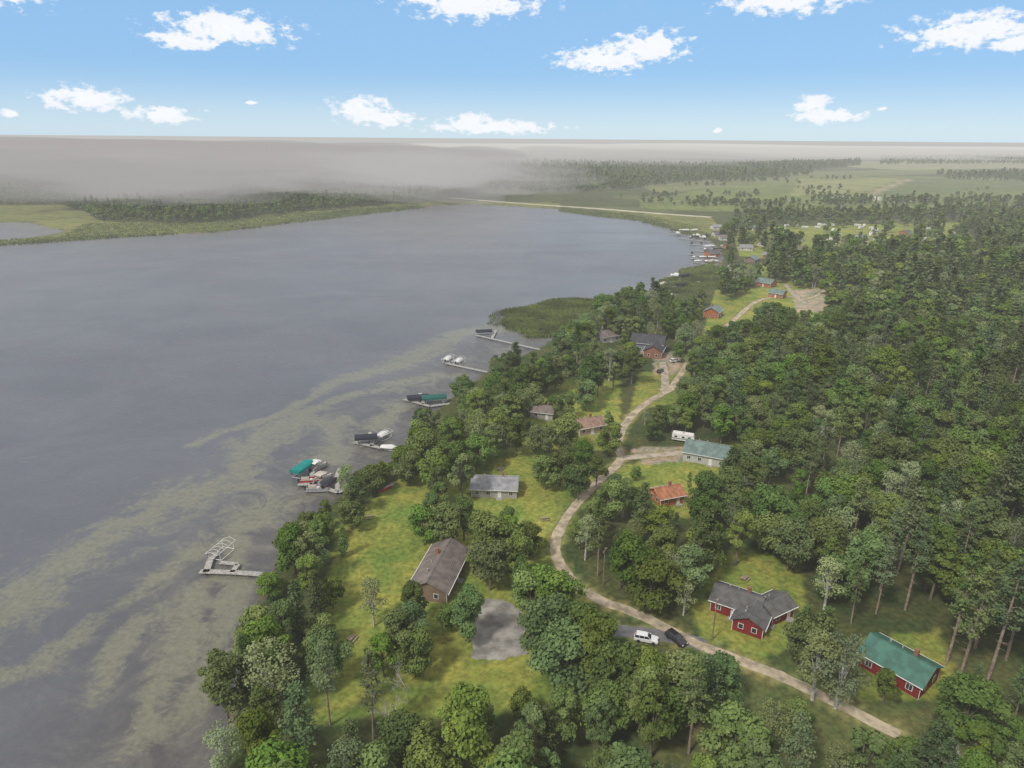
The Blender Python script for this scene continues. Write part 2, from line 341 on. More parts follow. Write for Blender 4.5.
def decid(name,h,R,nl,ls,cb=.22,nlobe=16,mats=(BARK,FD)):
    zc=h*(cb+1)/2; hz=h*(1-cb)/2; lob=[]
    for i in range(nlobe):
        z=rng.uniform(-.8,.86); rr=math.sqrt(1-z*z)*R*.7*(1.1 if z<0.3 else .9); a=i*2.4+rng.uniform(-.5,.5); q=rng.uniform(.5,1.15)
        lob.append((math.cos(a)*rr*q,math.sin(a)*rr*q,zc+z*hz*.84,R*rng.uniform(.2,.42),rng.uniform(0,1)))
    lob=np.array(lob); pr=lob[:,3]**2; pr/=pr.sum()
    ii=rng.choice(nlobe,nl*2,p=pr); d=rnd(nl*2); d[:,2]=np.where(rng.random(nl*2)<.55,np.abs(d[:,2]),d[:,2])
    L=lob[ii]; rad=L[:,3]*rng.uniform(.6,1.25,nl*2)
    c=L[:,:3]+d*rad[:,None]*np.array([1,1,.8])
    dd=np.linalg.norm((c[:,None]-lob[None,:,:3]),axis=2)/lob[None,:,3]; keep=dd.min(1)>.58
    c=c[keep][:nl];d=d[keep][:nl];L=L[keep][:nl]; n=len(c)
    nr=d+rnd(n)*.7+np.array([0,0,.35]); nr/=np.linalg.norm(nr,axis=1,keepdims=True)
    q=quadarr(c,nr,ls*rng.uniform(.6,1.3,n)); cl=np.clip(L[:,4]*.6+rng.random(n)*.4,0,1)
    tv=[];tf=[]; r=h*.016
    cyl((0,0,-.3),(0.1,0,h*.35),r*1.3,r,8,tv,tf,False); cyl((0.1,0,h*.35),(0,.2,h*.75),r,r*.4,7,tv,tf,False)
    for L1 in lob[:12]: cyl((0.08,.05,h*rng.uniform(.22,.45)),tuple(L1[:3]),r*.5,r*.12,5,tv,tf,False)
    return treemesh(name,tv,tf,q,cl,mats)
def pine(name,h,R,cb,nwh,per,ls,mats=(BARKP,FP),cone=.6,nb=5):
    tv=[];tf=[]; r=h*.009; cyl((0,0,-.3),(0,0,h*.6),r*1.3,r*.8,8,tv,tf,False); cyl((0,0,h*.6),(0,0,h*.98),r*.8,r*.15,6,tv,tf,False)
    C=[];NR=[];CL=[]
    for i in range(9): # dead stubs below the crown
        z=h*cb*rng.uniform(.45,1); a=rng.uniform(0,6.28); cyl((0,0,z),(math.cos(a)*R*.45,math.sin(a)*R*.45,z+.1),r*.25,r*.06,3,tv,tf,False)
    for i in range(nwh):
        t=(i+.5)/nwh; z=h*(cb+(1-cb)*t); prof=R*(min(1,(1-t)*1.0/cone)**.8*.9+.1)*(.75+.25*min(1,t*5))
        for j in range(nb):
            a=rng.uniform(0,6.28); ln=prof*rng.uniform(.55,1.15); up=rng.uniform(-.05,.25)
            e=np.array([math.cos(a)*ln,math.sin(a)*ln,z+up*ln]); 
            if rng.random()<.55: cyl((0,0,z),tuple(e),r*.3,r*.08,3,tv,tf,False)
            cc=rng.random()
            s=rng.uniform(.3,1.05,per); c=np.outer(s,e-np.array([0,0,z]))+np.array([0,0,z])+rng.normal(size=(per,3))*np.array([.42,.42,.2])*(R/3)
            nr=rnd(per)*.7+np.array([0,0,.9])+.4*np.array([math.cos(a),math.sin(a),0]); nr/=np.linalg.norm(nr,axis=1,keepdims=True)
            C.append(c);NR.append(nr);CL.append(np.clip(cc*.6+rng.random(per)*.4,0,1))
    C=np.concatenate(C);NR=np.concatenate(NR);CL=np.concatenate(CL)
    return treemesh(name,tv,tf,quadarr(C,NR,ls*rng.uniform(.6,1.3,len(C))),CL,mats)
def bare_tree(name,h):
    tv=[];tf=[]
    def br(p,d,L,r,lv):
        e=p+d*L; cyl(tuple(p),tuple(e),r,r*.6,5 if lv<2 else 3,tv,tf,False)
        if lv==4: return
        for _ in range(4 if lv<3 else 3):
            nd=d+rnd(1)[0]*.75; nd[2]+=.15; nd/=np.linalg.norm(nd); br(p+d*L*rng.uniform(.55,1),nd,L*rng.uniform(.5,.72),r*.5,lv+1)
    br(np.array([0,0,-.2]),np.array([0,0,1.]),h*.42,h*.012,0)
    return treemesh(name,tv,tf,quadarr(np.array([[0,0,h*.4]]*2),rnd(2),np.array([.1,.1])),np.array([0,0]),(BARKB,FB))
D=[('oak_tree',decid('oak_tree',14,5.2,4600,.32,.15,26)),('oak_tree',decid('oak_tree',12.5,4.6,4200,.31,.12,24)),('maple_tree',decid('maple_tree',15.5,4.4,4200,.31,.18,24)),
   ('maple_tree',decid('maple_tree',13,3.9,3600,.3,.15,22)),('aspen_tree',decid('aspen_tree',16,3.3,3200,.28,.25,22)),('oak_tree',decid('oak_tree',11,5,4200,.31,.1,22))]
S=[('birch_tree',decid('birch_tree',14,3.4,1900,.2,.22,22,(BARKB,FB))),('birch_tree',decid('birch_tree',13,4.2,2100,.2,.15,24,(BARKB,FB))),('bare_tree',bare_tree('bare_tree',11))]
Pn=[('pine_tree',pine('pine_tree',20,3.3,.38,15,30,.28)),('pine_tree',pine('pine_tree',18,3.7,.3,15,32,.3)),('pine_tree',pine('pine_tree',22,3.0,.5,12,28,.27)),
    ('spruce_tree',pine('spruce_tree',15,2.7,.06,22,24,.26,cone=1.0)),('red_pine_tree',pine('red_pine_tree',25,3.1,.46,13,26,.27,nb=4)),('red_pine_tree',pine('red_pine_tree',23,2.7,.42,13,22,.26,nb=4))]
DL=[('oak_tree',decid('oak_tree',13,5.2,800,.75,.05,16)),('maple_tree',decid('maple_tree',15,4.6,750,.75,.08,15)),('aspen_tree',decid('aspen_tree',14,4.0,650,.7,.1,14))]
PL=[('pine_tree',pine('pine_tree',19,3.6,.25,10,11,.7)),('spruce_tree',pine('spruce_tree',16,3.0,.08,12,10,.6,cone=1.0))]
HT={}
def dims(me):
    n=len(me.vertices); a=np.empty(n*3,np.float32); me.vertices.foreach_get('co',a); a=a.reshape(-1,3); return a[:,2].max(), np.percentile(np.hypot(a[:,0],a[:,1]),95)
for L in (D,S,Pn,DL,PL):
    for nm,me in L: HT[me.name]=dims(me)
# things seen through the canopy: clearings kept free
keep=[[(340,535),(348,522),(372,505),(392,484),(414,480),(412,505),(420,530),(408,560),(392,568),(378,560),(355,580),(342,565)],
 [(345,600),(385,592),(376,640),(352,668),(334,640)],
 [(480,464),(515,448),(540,460),(552,480),(520,480),(500,478),(485,478)],[(528,490),(560,490),(565,515),(545,532),(530,520)],
 [(472,479),(519,478),(519,498),(474,500)],[(424,550),(457,546),(464,562),(448,590),(430,590)],
 [(470,610),(488,600),(518,608),(524,655),(472,658)],[(450,656),(555,660),(555,680),(435,680)],
 [(700,592),(733,548),(754,556),(790,574),(796,600),(788,638),(760,652),(708,630)],[(872,642),(905,638),(930,664),(926,672),(872,670)],
 [(612,628),(688,630),(696,646),(632,648)],[(688,442),(728,440),(726,464),(688,466)],[(670,432),(695,430),(695,446),(670,446)],[(630,450),(690,446),(688,460),(636,460)],
 [(655,480),(680,484),(678,502),(655,502)],[(632,333),(666,333),(672,352),(664,376),(644,360)],[(648,376),(678,376),(672,394),(650,404)],
 [(755,275),(785,278),(826,290),(822,312),(795,305),(760,298)],[(703,305),(728,305),(722,325),(703,322)],[(722,297),(754,294),(750,318),(724,322)],
 [(400,388),(450,388),(450,410),(400,406)],[(440,350),(486,352),(486,374),(440,370)],[(470,325),(550,335),(550,352),(480,345)],
 [(350,430),(398,428),(400,450),(352,450)],[(288,455),(335,458),(338,492),(320,497),(290,485)],[(196,540),(258,562),(258,580),(196,580)],
 [(500,300),(600,300),(560,325),(540,338),(500,330)],[(668,270),(715,270),(715,292),(672,292)],[(675,230),(725,230),(728,266),(690,266)],
 [(578,422),(598,418),(600,428),(580,432)],[(614,385),(645,378),(643,384),(616,390)],[(535,407),(554,410),(550,419),(533,417)],
 [(200,500),(255,545),(245,590),(200,650),(140,672),(140,540)],[(598,332),(620,336),(618,343),(600,340)],
 [(560,456),(598,466),(578,496),(566,484)],[(940,625),(1024,620),(1024,662),(944,666)],[(735,240),(760,238),(765,262),(738,264)]]
def strip(px,w):
    o=[]
    for (a,b),(c,d) in zip(px[:-1],px[1:]):
        L=math.hypot(c-a,d-b); nx,ny=-(d-b)/L*w,(c-a)/L*w; o.append([(a+nx,b+ny),(c+nx,d+ny),(c-nx,d-ny),(a-nx,b-ny)])
    return o
r0=roads['dirt_road'][0]; keep+=strip(r0[:9],3.5)+strip(r0[8:],2)+strip([(670,390),(676,380)],3)+strip([(800,296),(826,290)],4)
def accept(x,y,h,R):
    ok=np.ones(len(x),bool); z=LAND
    for ox,oh in ((0,1.),(-.9,.6),(.9,.6),(-.55,.88),(.55,.88),(0,.7),(-.8,.35),(.8,.35),(0,.4)):
        u,v=proj(np.stack([x+ox*R,y,z+oh*h],-1))
        for pl in keep: ok&=~inpoly(u,v,pl)
    return ok
nohouse=[(755,612,11),(495,490,8),(440,575,10),(707,456,9),(898,665,9),(665,498,6),(648,348,10),(766,288,10),(713,315,8),(495,630,8),(448,650,3),(590,428,7),(683,442,5),(646,640,5),(676,642,5)]
def jitgrid(x0,x1,y0,y1,s):
    gx,gy=np.meshgrid(np.arange(x0,x1,s),np.arange(y0,y1,s)); gx=gx.ravel()+rng.uniform(-.45,.45,gx.size)*s; gy=gy.ravel()+rng.uniform(-.45,.45,gy.size)*s; return gx,gy
kinds={'D':D,'S':S,'P':Pn,'DL':DL,'PL':PL}; far_pts={kk:[] for kk in kinds}; near=[]
def pineness(x,y):
    return np.clip(.12+.0013*(x-60)+.25*np.sin(x*.021+1)*np.sin(y*.019)+.12*np.sin(x*.06)*np.sin(y*.05),.05,.5)
# individually surveyed trees (base point, kind, variant, scale)
man=[(424,545,'D',1,.9),(446,546,'D',0,.85),(464,540,'D',2,.8),(432,528,'D',3,.8),(490,590,'D',0,.95),(516,584,'D',2,.9),(508,560,'D',1,.9),(482,572,'D',3,.75),
 (468,642,'D',2,.85),(452,632,'D',1,.6),(414,628,'D',3,.85),(398,662,'D',2,.8),(420,676,'D',1,.8),(384,676,'D',3,.7),(374,626,'S',0,.9),
 (360,512,'D',3,.85),(352,530,'D',1,.7),(372,494,'D',5,.8),(344,556,'P',3,.55),(410,486,'D',1,.9),(436,492,'D',0,.95),(458,484,'D',2,.9),(476,470,'D',5,1),(492,462,'D',3,.9),(452,456,'D',1,1),(426,462,'D',5,1),
 (272,706,'S',1,1.15),(408,704,'S',2,.9),(545,668,'D',0,1.1),(565,690,'D',5,1.2),(592,690,'D',2,1.1),(530,622,'D',1,1.0),(553,625,'D',0,1),(580,660,'D',3,1.1),(612,712,'D',0,1),(648,712,'D',1,1),(685,712,'D',5,1),(720,712,'D',3,.9),
 (835,708,'S',1,1.25),(812,700,'S',0,1.1),(545,490,'D',1,.9),(578,500,'D',0,.85),(596,486,'D',3,.75),(560,486,'D',2,.8),(585,560,'S',0,.9),
 (946,664,'P',4,1.0),(960,676,'P',5,1.05),(975,648,'P',4,.9),(988,680,'P',4,1.05),(1006,660,'P',5,1.05),(1020,684,'P',4,1.0),(1034,668,'P',5,1.0),(968,634,'S',1,1.1),(1000,630,'D',2,1.0),
 (905,610,'P',4,.9),(930,600,'D',2,1),(880,590,'P',4,.8),(955,590,'P',5,.95),(990,600,'D',0,1.05),(1015,590,'P',4,.95),
 (900,560,'S',2,1.2),(878,560,'S',2,1.1),(735,500,'S',2,1.0),(815,450,'S',2,1.2),(820,480,'P',4,.8),(845,500,'S',1,1.1),(805,500,'P',4,.75),(640,540,'P',0,.8),(300,640,'P',3,.9),(318,620,'P',3,.8),(285,660,'D',4,.9),(262,660,'D',1,.9),(250,700,'P',3,.9),(330,690,'D',2,.85),(228,720,'D',2,.9),(640,335,'P',3,.8),(672,432,'D',3,.8),(515,375,'P',1,.8),(610,520,'D',1,.9)]
for a,b,kk,v,s_ in man: near.append((*g(a,b),kk,v,s_))
mx_=np.array([n[:2] for n in near])
x,y=jitgrid(-130,900,70,660,6.6)
m_=(np.abs(x)<.86*y+45); x,y=x[m_],y[m_]; s=sdf(x,y); m_=s>2.0; x,y=x[m_],y[m_]
m_=np.array([np.hypot(mx_[:,0]-a,mx_[:,1]-b).min()>3.4 for a,b in zip(x,y)]); x,y=x[m_],y[m_]
for a,b,r in nohouse:
    q=g(a,b); m_=np.hypot(x-q[0],y-q[1])>r; x,y=x[m_],y[m_]
for kx,pl in road_w:
    for a,b in zip(pl[::2],pl[2::2]):
        m_=dseg(x,y,a,b)[0]>3.0; x,y=x[m_],y[m_]
m_=~(inpoly(x,y,camp)&(rng.random(len(x))<.8)); x,y=x[m_],y[m_]
pr=pineness(x,y); u=rng.random(len(x)); dist=np.hypot(x,y)
typ=np.where(u<pr,'P',np.where(u>.88,'S','D')); typ=np.where((x<20)&(rng.random(len(x))<.6)&(typ=='P'),'D',typ)
lawnz=np.zeros(len(x),bool)
for l in lawns: lawnz|=inpoly(x,y,l)
drop=(lawnz&(rng.random(len(x))<.42)); 
sel=[]
for kk,L in (('D',D),('S',S),('P',Pn)):
    idx=np.where((typ==kk)&~drop)[0]; vi=rng.integers(0,len(L),len(idx)); sc=rng.uniform(.6,1.18,len(idx))*np.where(x[idx]<110,.95,1.05)
    if kk=='S': vi=rng.choice(3,len(idx),p=[.5,.4,.1])
    if kk=='P': sc=sc*np.where(vi>=4,.8,.95)
    hh=np.array([HT[L[v][1].name][0] for v in vi])*sc; RR=np.array([HT[L[v][1].name][1] for v in vi])*sc
    ok=accept(x[idx],y[idx],hh,RR)
    sm=~ok&(rng.random(len(idx))<.7); f=.55; ok2=accept(x[idx],y[idx],hh*f,RR*f)&sm; sc=np.where(ok2,sc*f,sc); ok=ok|ok2
    for i,v,s_ in zip(idx[ok],vi[ok],sc[ok]): sel.append((x[i],y[i],kk,v,s_,dist[i]))
for X,Y,kk,v,s_,d in sel:
    if d<225: near.append((X,Y,kk,v,s_))
    elif d<400: far_pts[kk].append((X,Y,v,s_))
    elif kk=='S': far_pts['S'].append((X,Y,v,s_))
    else:
        k2='PL' if kk=='P' else 'DL'; far_pts[k2].append((X,Y,int(rng.integers(0,len(kinds[k2]))),s_))
F1=gp([(-300,150),(-300,206),(60,205),(84,212),(100,222),(200,224),(310,212),(430,202),(480,194),(480,152),(200,150)])
F2=gp([(735,218),(770,214),(860,216),(1024,207),(1400,203),(1400,260),(740,256),(728,246),(722,236)])
F3=gp([(470,163),(700,166),(860,162),(860,166),(740,177),(640,188),(560,193),(470,192)])
F4=gp([(880,157),(1200,154),(1200,163),(880,165)]); F5=gp([(930,173),(1024,170),(1200,176),(1024,182),(950,180)]); F6=gp([(700,178),(800,171),(820,174),(720,183)])
F7=gp([(730,208),(800,203),(1030,200),(1400,200),(1400,202),(1030,204),(800,207),(730,211)])
for poly,sp_,y0,y1,dn in ((F1,9,650,3200,1),(F2,8.5,640,1500,.8),(F3,13,900,3400,.8),(F4,22,2500,5200,.6),(F5,13,1300,2200,.5),(F6,12,1200,2300,.6),(F7,10,850,1300,.5)):
    xx=[a for a,b in poly]; x,y=jitgrid(max(min(xx),-2600),min(max(xx),3500),y0,y1,sp_)
    m_=inpoly(x,y,poly)&(rng.random(len(x))<dn)&(np.abs(x)<.9*y); x,y=x[m_],y[m_]; m_=(sdf(x,y)>14)&~(inpoly(x,y,camp)&(rng.random(len(x))<.8)); x,y=x[m_],y[m_]
    dens=.5+.5*np.sin(x*.012+y*.006)*np.sin(y*.008-x*.004)
    m_=rng.random(len(x))<(.25+dens if poly is not F1 else .7+dens); x,y=x[m_],y[m_]
    for X,Y in zip(x,y):
        kk='PL' if rng.random()<.2 else 'DL'; far_pts[kk].append((X,Y,int(rng.integers(0,len(kinds[kk]))),rng.uniform(.6,1.1)*(1 if sp_<12 else 1.15)))
for _ in range(34):
    px=random.uniform(640,1020); py=random.uniform(176,208); X,Y=g(px,py)
    for j in range(random.randrange(3,16)): far_pts['DL'].append((X+random.gauss(0,22),Y+random.gauss(0,9),random.randrange(3),random.uniform(.35,.85)))
srcs={}
def place(nm,me,X,Y,s_):
    o=bpy.data.objects.new(nm,me); link(o); o.location=(X,Y,LAND); o.rotation_euler=(random.uniform(-.04,.04),random.uniform(-.04,.04),random.uniform(0,6.28)); o.scale=(s_*random.uniform(.9,1.1),s_*random.uniform(.9,1.1),s_); return o
for X,Y,kk,v,s_ in near:
    nm,me=kinds[kk][v]; o=place(nm,me,X,Y,s_); srcs.setdefault((kk,v),o)
for kk in kinds:
    for v in range(len(kinds[kk])):
        if (kk,v) not in srcs:
            nm,me=kinds[kk][v]; pt=far_pts[kk].pop(); srcs[(kk,v)]=place(nm,me,pt[0],pt[1],pt[3])
def forest(name,pts,objs,zoff=LAND):
    me=bpy.data.meshes.new(name); n=len(pts); me.vertices.add(n)
    co=np.array([(p[0],p[1],zoff) for p in pts],np.float32); me.vertices.foreach_set('co',co.ravel())
    a=me.attributes.new('idx','INT','POINT'); a.data.foreach_set('value',np.array([p[2] for p in pts],np.int32))
    a=me.attributes.new('rot','FLOAT_VECTOR','POINT'); rr=np.zeros((n,3),np.float32); rr[:,2]=rng.uniform(0,6.28,n); a.data.foreach_set('vector',rr.ravel())
    a=me.attributes.new('scl','FLOAT_VECTOR','POINT'); ss=np.array([p[3] for p in pts],np.float32)[:,None]*np.ones((1,3)); ss[:,:2]*=rng.uniform(.9,1.15,(n,1)); a.data.foreach_set('vector',ss.astype(np.float32).ravel())
    ob=bpy.data.objects.new(name,me); link(ob)
    ng=bpy.data.node_groups.new(name,'GeometryNodeTree'); ng.interface.new_socket('Geometry',in_out='INPUT',socket_type='NodeSocketGeometry'); ng.interface.new_socket('Geometry',in_out='OUTPUT',socket_type='NodeSocketGeometry')
    k=N(ng); gi=k.n('NodeGroupInput'); go=k.n('NodeGroupOutput'); io=k.n('GeometryNodeInstanceOnPoints'); jg=k.n('GeometryNodeJoinGeometry')
    for o in objs[::-1]:
        q=k.n('GeometryNodeObjectInfo'); q.transform_space='ORIGINAL'; q.inputs['Object'].default_value=o; q.inputs['As Instance'].default_value=True; k.l(q.outputs['Geometry'],jg.inputs[0])
    def na(nm,dt):
        q=k.n('GeometryNodeInputNamedAttribute',data_type=dt); q.inputs['Name'].default_value=nm; return q.outputs['Attribute']
    k.l(gi.outputs[0],io.inputs['Points']); k.l(jg.outputs[0],io.inputs['Instance']); io.inputs['Pick Instance'].default_value=True
    k.l(na('idx','INT'),io.inputs['Instance Index']); k.l(na('scl','FLOAT_VECTOR'),io.inputs['Scale'])
    er=k.n('FunctionNodeEulerToRotation'); k.l(na('rot','FLOAT_VECTOR'),er.inputs[0]); k.l(er.outputs[0],io.inputs['Rotation'])
    k.l(io.outputs[0],go.inputs[0]); md=ob.modifiers.new('instances','NODES'); md.node_group=ng; return ob
for kk,nm in (('D','broadleaf_forest'),('S','birch_grove'),('P','pine_forest'),('DL','distant_broadleaf_forest'),('PL','distant_pine_forest')):
    forest(nm,far_pts[kk],[srcs[(kk,v)] for v in range(len(kinds[kk]))])
# ---------------------------------------------------------------- reeds
RM=simple('reed_mat',(.12,.155,.042),.9,.4,.05)
def reeds(name,pp,n,hh,wd):
    P=gp(pp,0); xs_=[a for a,b in P]; ys_=[b for a,b in P]; x=rng.uniform(min(xs_),max(xs_),n*3); y=rng.uniform(min(ys_),max(ys_),n*3)
    m_=inpoly(x+wob(x,y)*1.5,y+wob(y,x)*1.5,P)&(np.sin(x*.3)*np.sin(y*.27+x*.1)>-.75); x,y=x[m_][:n],y[m_][:n]; n=len(x); a=rng.uniform(0,3.14,n); h=hh*rng.uniform(.6,1.15,n)
    dx,dy=np.cos(a)*wd,np.sin(a)*wd; lx,ly=rng.normal(0,.25,n),rng.normal(0,.25,n)
    v=np.stack([np.stack([x-dx,y-dy,x*0-.2],-1),np.stack([x+dx,y+dy,x*0-.2],-1),np.stack([x+lx+dx*.5,y+ly+dy*.5,h],-1),np.stack([x+lx-dx*.5,y+ly-dy*.5,h],-1)],1).reshape(-1,3)
    mk(name,v.tolist(),[(4*i,4*i+1,4*i+2,4*i+3) for i in range(n)],RM)
reeds('reed_bed',[(500,324),(506,314),(530,306),(560,301),(592,299),(612,303),(600,318),(575,330),(545,338),(520,336)],26000,1.4,.22)
reeds('reed_bed',[(480,324),(500,312),(535,303),(560,299),(540,308),(505,328)],1500,1.0,.2)
reeds('reed_bed',[(664,284),(680,272),(700,266),(716,264),(724,272),(714,284),(694,294),(670,293)],14000,1.5,.3)
reeds('reed_bed',[(88,224),(130,224),(300,214),(420,204),(425,208),(310,221),(230,231),(120,238),(0,246),(-100,252),(-100,244),(60,238)],30000,1.6,.6)
reeds('reed_bed',[(560,209),(640,214),(700,228),(715,240),(690,236),(640,221),(560,212)],9000,1.4,.5)
# ---------------------------------------------------------------- buildings
WHT=simple('white_trim_mat',(.66,.65,.62),.6,.1,1); GLS=simple('window_glass_mat',(.03,.035,.045),.12,.2,1,spec=.6); CON=simple('concrete_mat',(.3,.29,.27),.9,.15,1)
def house(name,px,py,L,W,h,rot,wallc,roofc,pitch=.5,ribs=False,parent=None,off=(0,0),chim=True,z=None,porch=False):
    wm=wallc; rm=roofc
    if parent is None:
        X,Y=g(px,py); e=empty(name,X,Y,LAND,rot)
    else: e=empty('wing',off[0],off[1],0,rot); e.parent=parent
    a,b=L/2,W/2; rh=b*pitch
    v=[(-a,-b,-.3),(a,-b,-.3),(a,b,-.3),(-a,b,-.3),(-a,-b,h),(a,-b,h),(a,b,h),(-a,b,h),(-a,0,h+rh),(a,0,h+rh)]
    mk('walls',v,[(0,1,5,4),(2,3,7,6),(1,2,6,9,5),(3,0,4,8,7),(0,3,2,1)],wm,e)
    o=.5; t=.14; dz=o*pitch; v=[];f=[]
    for s in (-1,1):
        n=len(v); v+=[(-a-o,s*(b+o),h-dz+.04),(a+o,s*(b+o),h-dz+.04),(a+o,0,h+rh+.04),(-a-o,0,h+rh+.04),(-a-o,s*(b+o),h-dz+.04+t),(a+o,s*(b+o),h-dz+.04+t),(a+o,0,h+rh+.04+t),(-a-o,0,h+rh+.04+t)]
        fs=[(0,3,2,1),(4,5,6,7),(0,1,5,4),(3,0,4,7),(1,2,6,5)]; f+=[tuple(n+i for i in (q if s<0 else q[::-1])) for q in fs]
    mk('roof',v,f,rm,e)
    bx('ridge_cap',[(-a-o-.02,-.14,h+rh+t+.0,a+o+.02,.14,h+rh+t+.07)],rm,e)
    bx('gutters',[(-a-o,-b-o-.14,h-dz+.02,a+o,-b-o-.01,h-dz+.16),(-a-o,b+o+.01,h-dz+.02,a+o,b+o+.14,h-dz+.16)],WHT,e)
    fr=[];gl=[]; nW=max(2,int(L/3))
    for i in range(nW):
        xc=-a+(i+.5)*L/nW
        for s in (-1,1):
            if s==-1 and i==nW//2: continue
            y0,y1=sorted((s*b,s*(b+.05))); fr.append((xc-.62,y0,.85,xc+.62,y1,2.15)); y0,y1=sorted((s*(b+.01),s*(b+.07))); gl+=[(xc-.5,y0,.97,xc-.04,y1,2.03),(xc+.04,y0,.97,xc+.5,y1,2.03)]
    for s in (-1,1):
        for yc in ((-W*.22,W*.22) if W>5 else (0,)):
            x0,x1=sorted((s*a,s*(a+.05))); fr.append((x0,yc-.55,.9,x1,yc+.55,2.15)); x0,x1=sorted((s*(a+.01),s*(a+.07))); gl.append((x0,yc-.43,1.02,x1,yc+.43,2.03))
    bx('window_frames',fr,WHT,e); bx('window_glass',gl,GLS,e)
    xc=-a+(nW//2+.5)*L/nW; bx('door',[(xc-.5,-b-.06,0,xc+.5,-b,2.1)],WHT,e); bx('door_step',[(xc-.9,-b-1.2,-.1,xc+.9,-b-.07,.18)],CON,e)
    if chim: bx('chimney',[(a*.3,b*.25,h,a*.3+.7,b*.25+.7,h+rh+.9)],BRK,e)
    bx('roof_vents',[(-a*.5,b*.3,h+rh*.7,-a*.5+.3,b*.3+.3,h+rh+.1),(-a*.1,b*.35,h+rh*.6,-a*.1+.2,b*.35+.2,h+rh+.1)],CON,e)
    bx('corner_boards',[(sx*a-.09*(1 if sx>0 else 0)-(.03 if sx<0 else -.03)-.0,sy*b-.06,0,sx*a+.09*(1 if sx<0 else 0)+.03*sx,sy*b+.06,h-.05) for sx in (-1,1) for sy in (-1,1)],WHT,e)
    if porch:
        bx('porch_deck',[(-a*.9,-b-3.2,-.1,a*.9,-b-.1,.35)],DECK,e)
        v,f=[],[]; 
        for i in range(5): x_=-a*.88+i*a*.44; v,f=cyl((x_,-b-3.1,.3),(x_,-b-3.1,1.35),.06,.06,6,v,f)
        cyl((-a*.88,-b-3.1,1.3),(a*.88,-b-3.1,1.3),.05,.05,6,v,f); mk('porch_rail',v,f,WHT,e)
    return e
BRK=simple('brick_mat',(.25,.12,.08),.9,.3,3); DECK=simple('deck_mat',(.3,.24,.18),.85,.2,2)
RED=simple('red_siding_mat',(.2,.02,.022),.75,.2,1.5); SH=roofmat('gray_shingle_mat',(.10,.097,.095),False); GRN=roofmat('green_metal_roof_mat',(.045,.14,.105),True); GRG=roofmat('sage_metal_roof_mat',(.13,.19,.17),True)
BRN=roofmat('brown_shingle_mat',(.17,.14,.125),False); ORG=simple('log_siding_mat',(.36,.12,.04),.75,.25,1.5); LGM=roofmat('light_metal_roof_mat',(.24,.24,.25),True); DRK=roofmat('dark_shingle_mat',(.05,.05,.058),False)
TANS=simple('tan_siding_mat',(.33,.31,.28),.8,.12,1); BSD=simple('brown_siding_mat',(.2,.14,.1),.8,.15,1)
rh_=house('red_house',737,609,9.5,7,2.8,math.radians(-32),RED,SH)
house('wing',0,0,7,6,2.7,math.radians(90),RED,SH,parent=rh_,off=(3.8,-3.6),chim=False)
house('wing',0,0,6.5,5.6,2.7,math.radians(62),RED,SH,parent=rh_,off=(6.6,2.4),chim=False)
bx('back_deck',[(-1,3.55,-.1,4,6.2,.4)],DECK,rh_)
house('gray_roof_house',495,491,12.5,8,2.7,math.radians(-3),TANS,LGM,.45,True)
house('brown_roof_house',440,578,17,8.5,2.8,math.radians(78),BSD,BRN)
house('green_roof_garage',707,458,13,10,3.1,math.radians(-24),simple('pale_siding_mat',(.42,.41,.38),.8,.1,1),GRG,.4,True,chim=False)
house('green_roof_cabin',897,672,11,8,3,math.radians(-52),RED,GRN,.5,True)
house('orange_cabin',666,500,7.5,6,2.6,math.radians(20),ORG,simple('orange_roof_mat',(.33,.14,.07),.7,.3,1))
hh=house('dark_roof_house',648,350,15,9,4.5,math.radians(-20),simple('slate_siding_mat',(.16,.17,.2),.8,.15,1),DRK,.7,porch=True)
house('wing',0,0,11,8,3.4,math.radians(90),hh.children[0].data.materials[0],DRK,.6,parent=hh,off=(4,-7),chim=False)
house('log_cabin',766,286,11,8,3,math.radians(-50),ORG,GRG,.55,True); house('log_cabin',777,297,9,7,3,math.radians(-40),ORG,GRG,.55,True,chim=False); house('log_cabin',713,316,10,8,3.4,math.radians(60),ORG,GRG,.55,True)
house('brown_roof_cabin',587,430,10,7,2.7,math.radians(25),simple('tan2_mat',(.4,.3,.22),.8,.1,1),simple('terracotta_roof_mat',(.25,.16,.12),.85,.25,1))
house('brown_roof_cabin',543,416,8,6,2.6,math.radians(-15),TANS,BRN)
WS=simple('white_siding_mat',(.55,.53,.5),.8,.1,1)
for (a,b,r) in [(735,270,20),(752,262,50),(770,258,-30),(790,262,10),(805,272,60),(745,250,0),(765,246,30),(800,252,-20),(830,262,30),(840,282,-10),(712,256,20),(725,240,0),(735,232,40),(718,236,10),(606,340,30),(745,238,-20),(790,240,15),(860,240,0),(905,235,30),(728,248,60),(716,229,15),(752,230,-10),(780,250,20),(820,246,0),(850,250,40)]:
    house('lake_cabin',a,b,11,8,3,math.radians(r),random.choice([ORG,WS,BSD,WS]),random.choice([GRG,SH,BRN,LGM,LGM]),.5,False,chim=False)
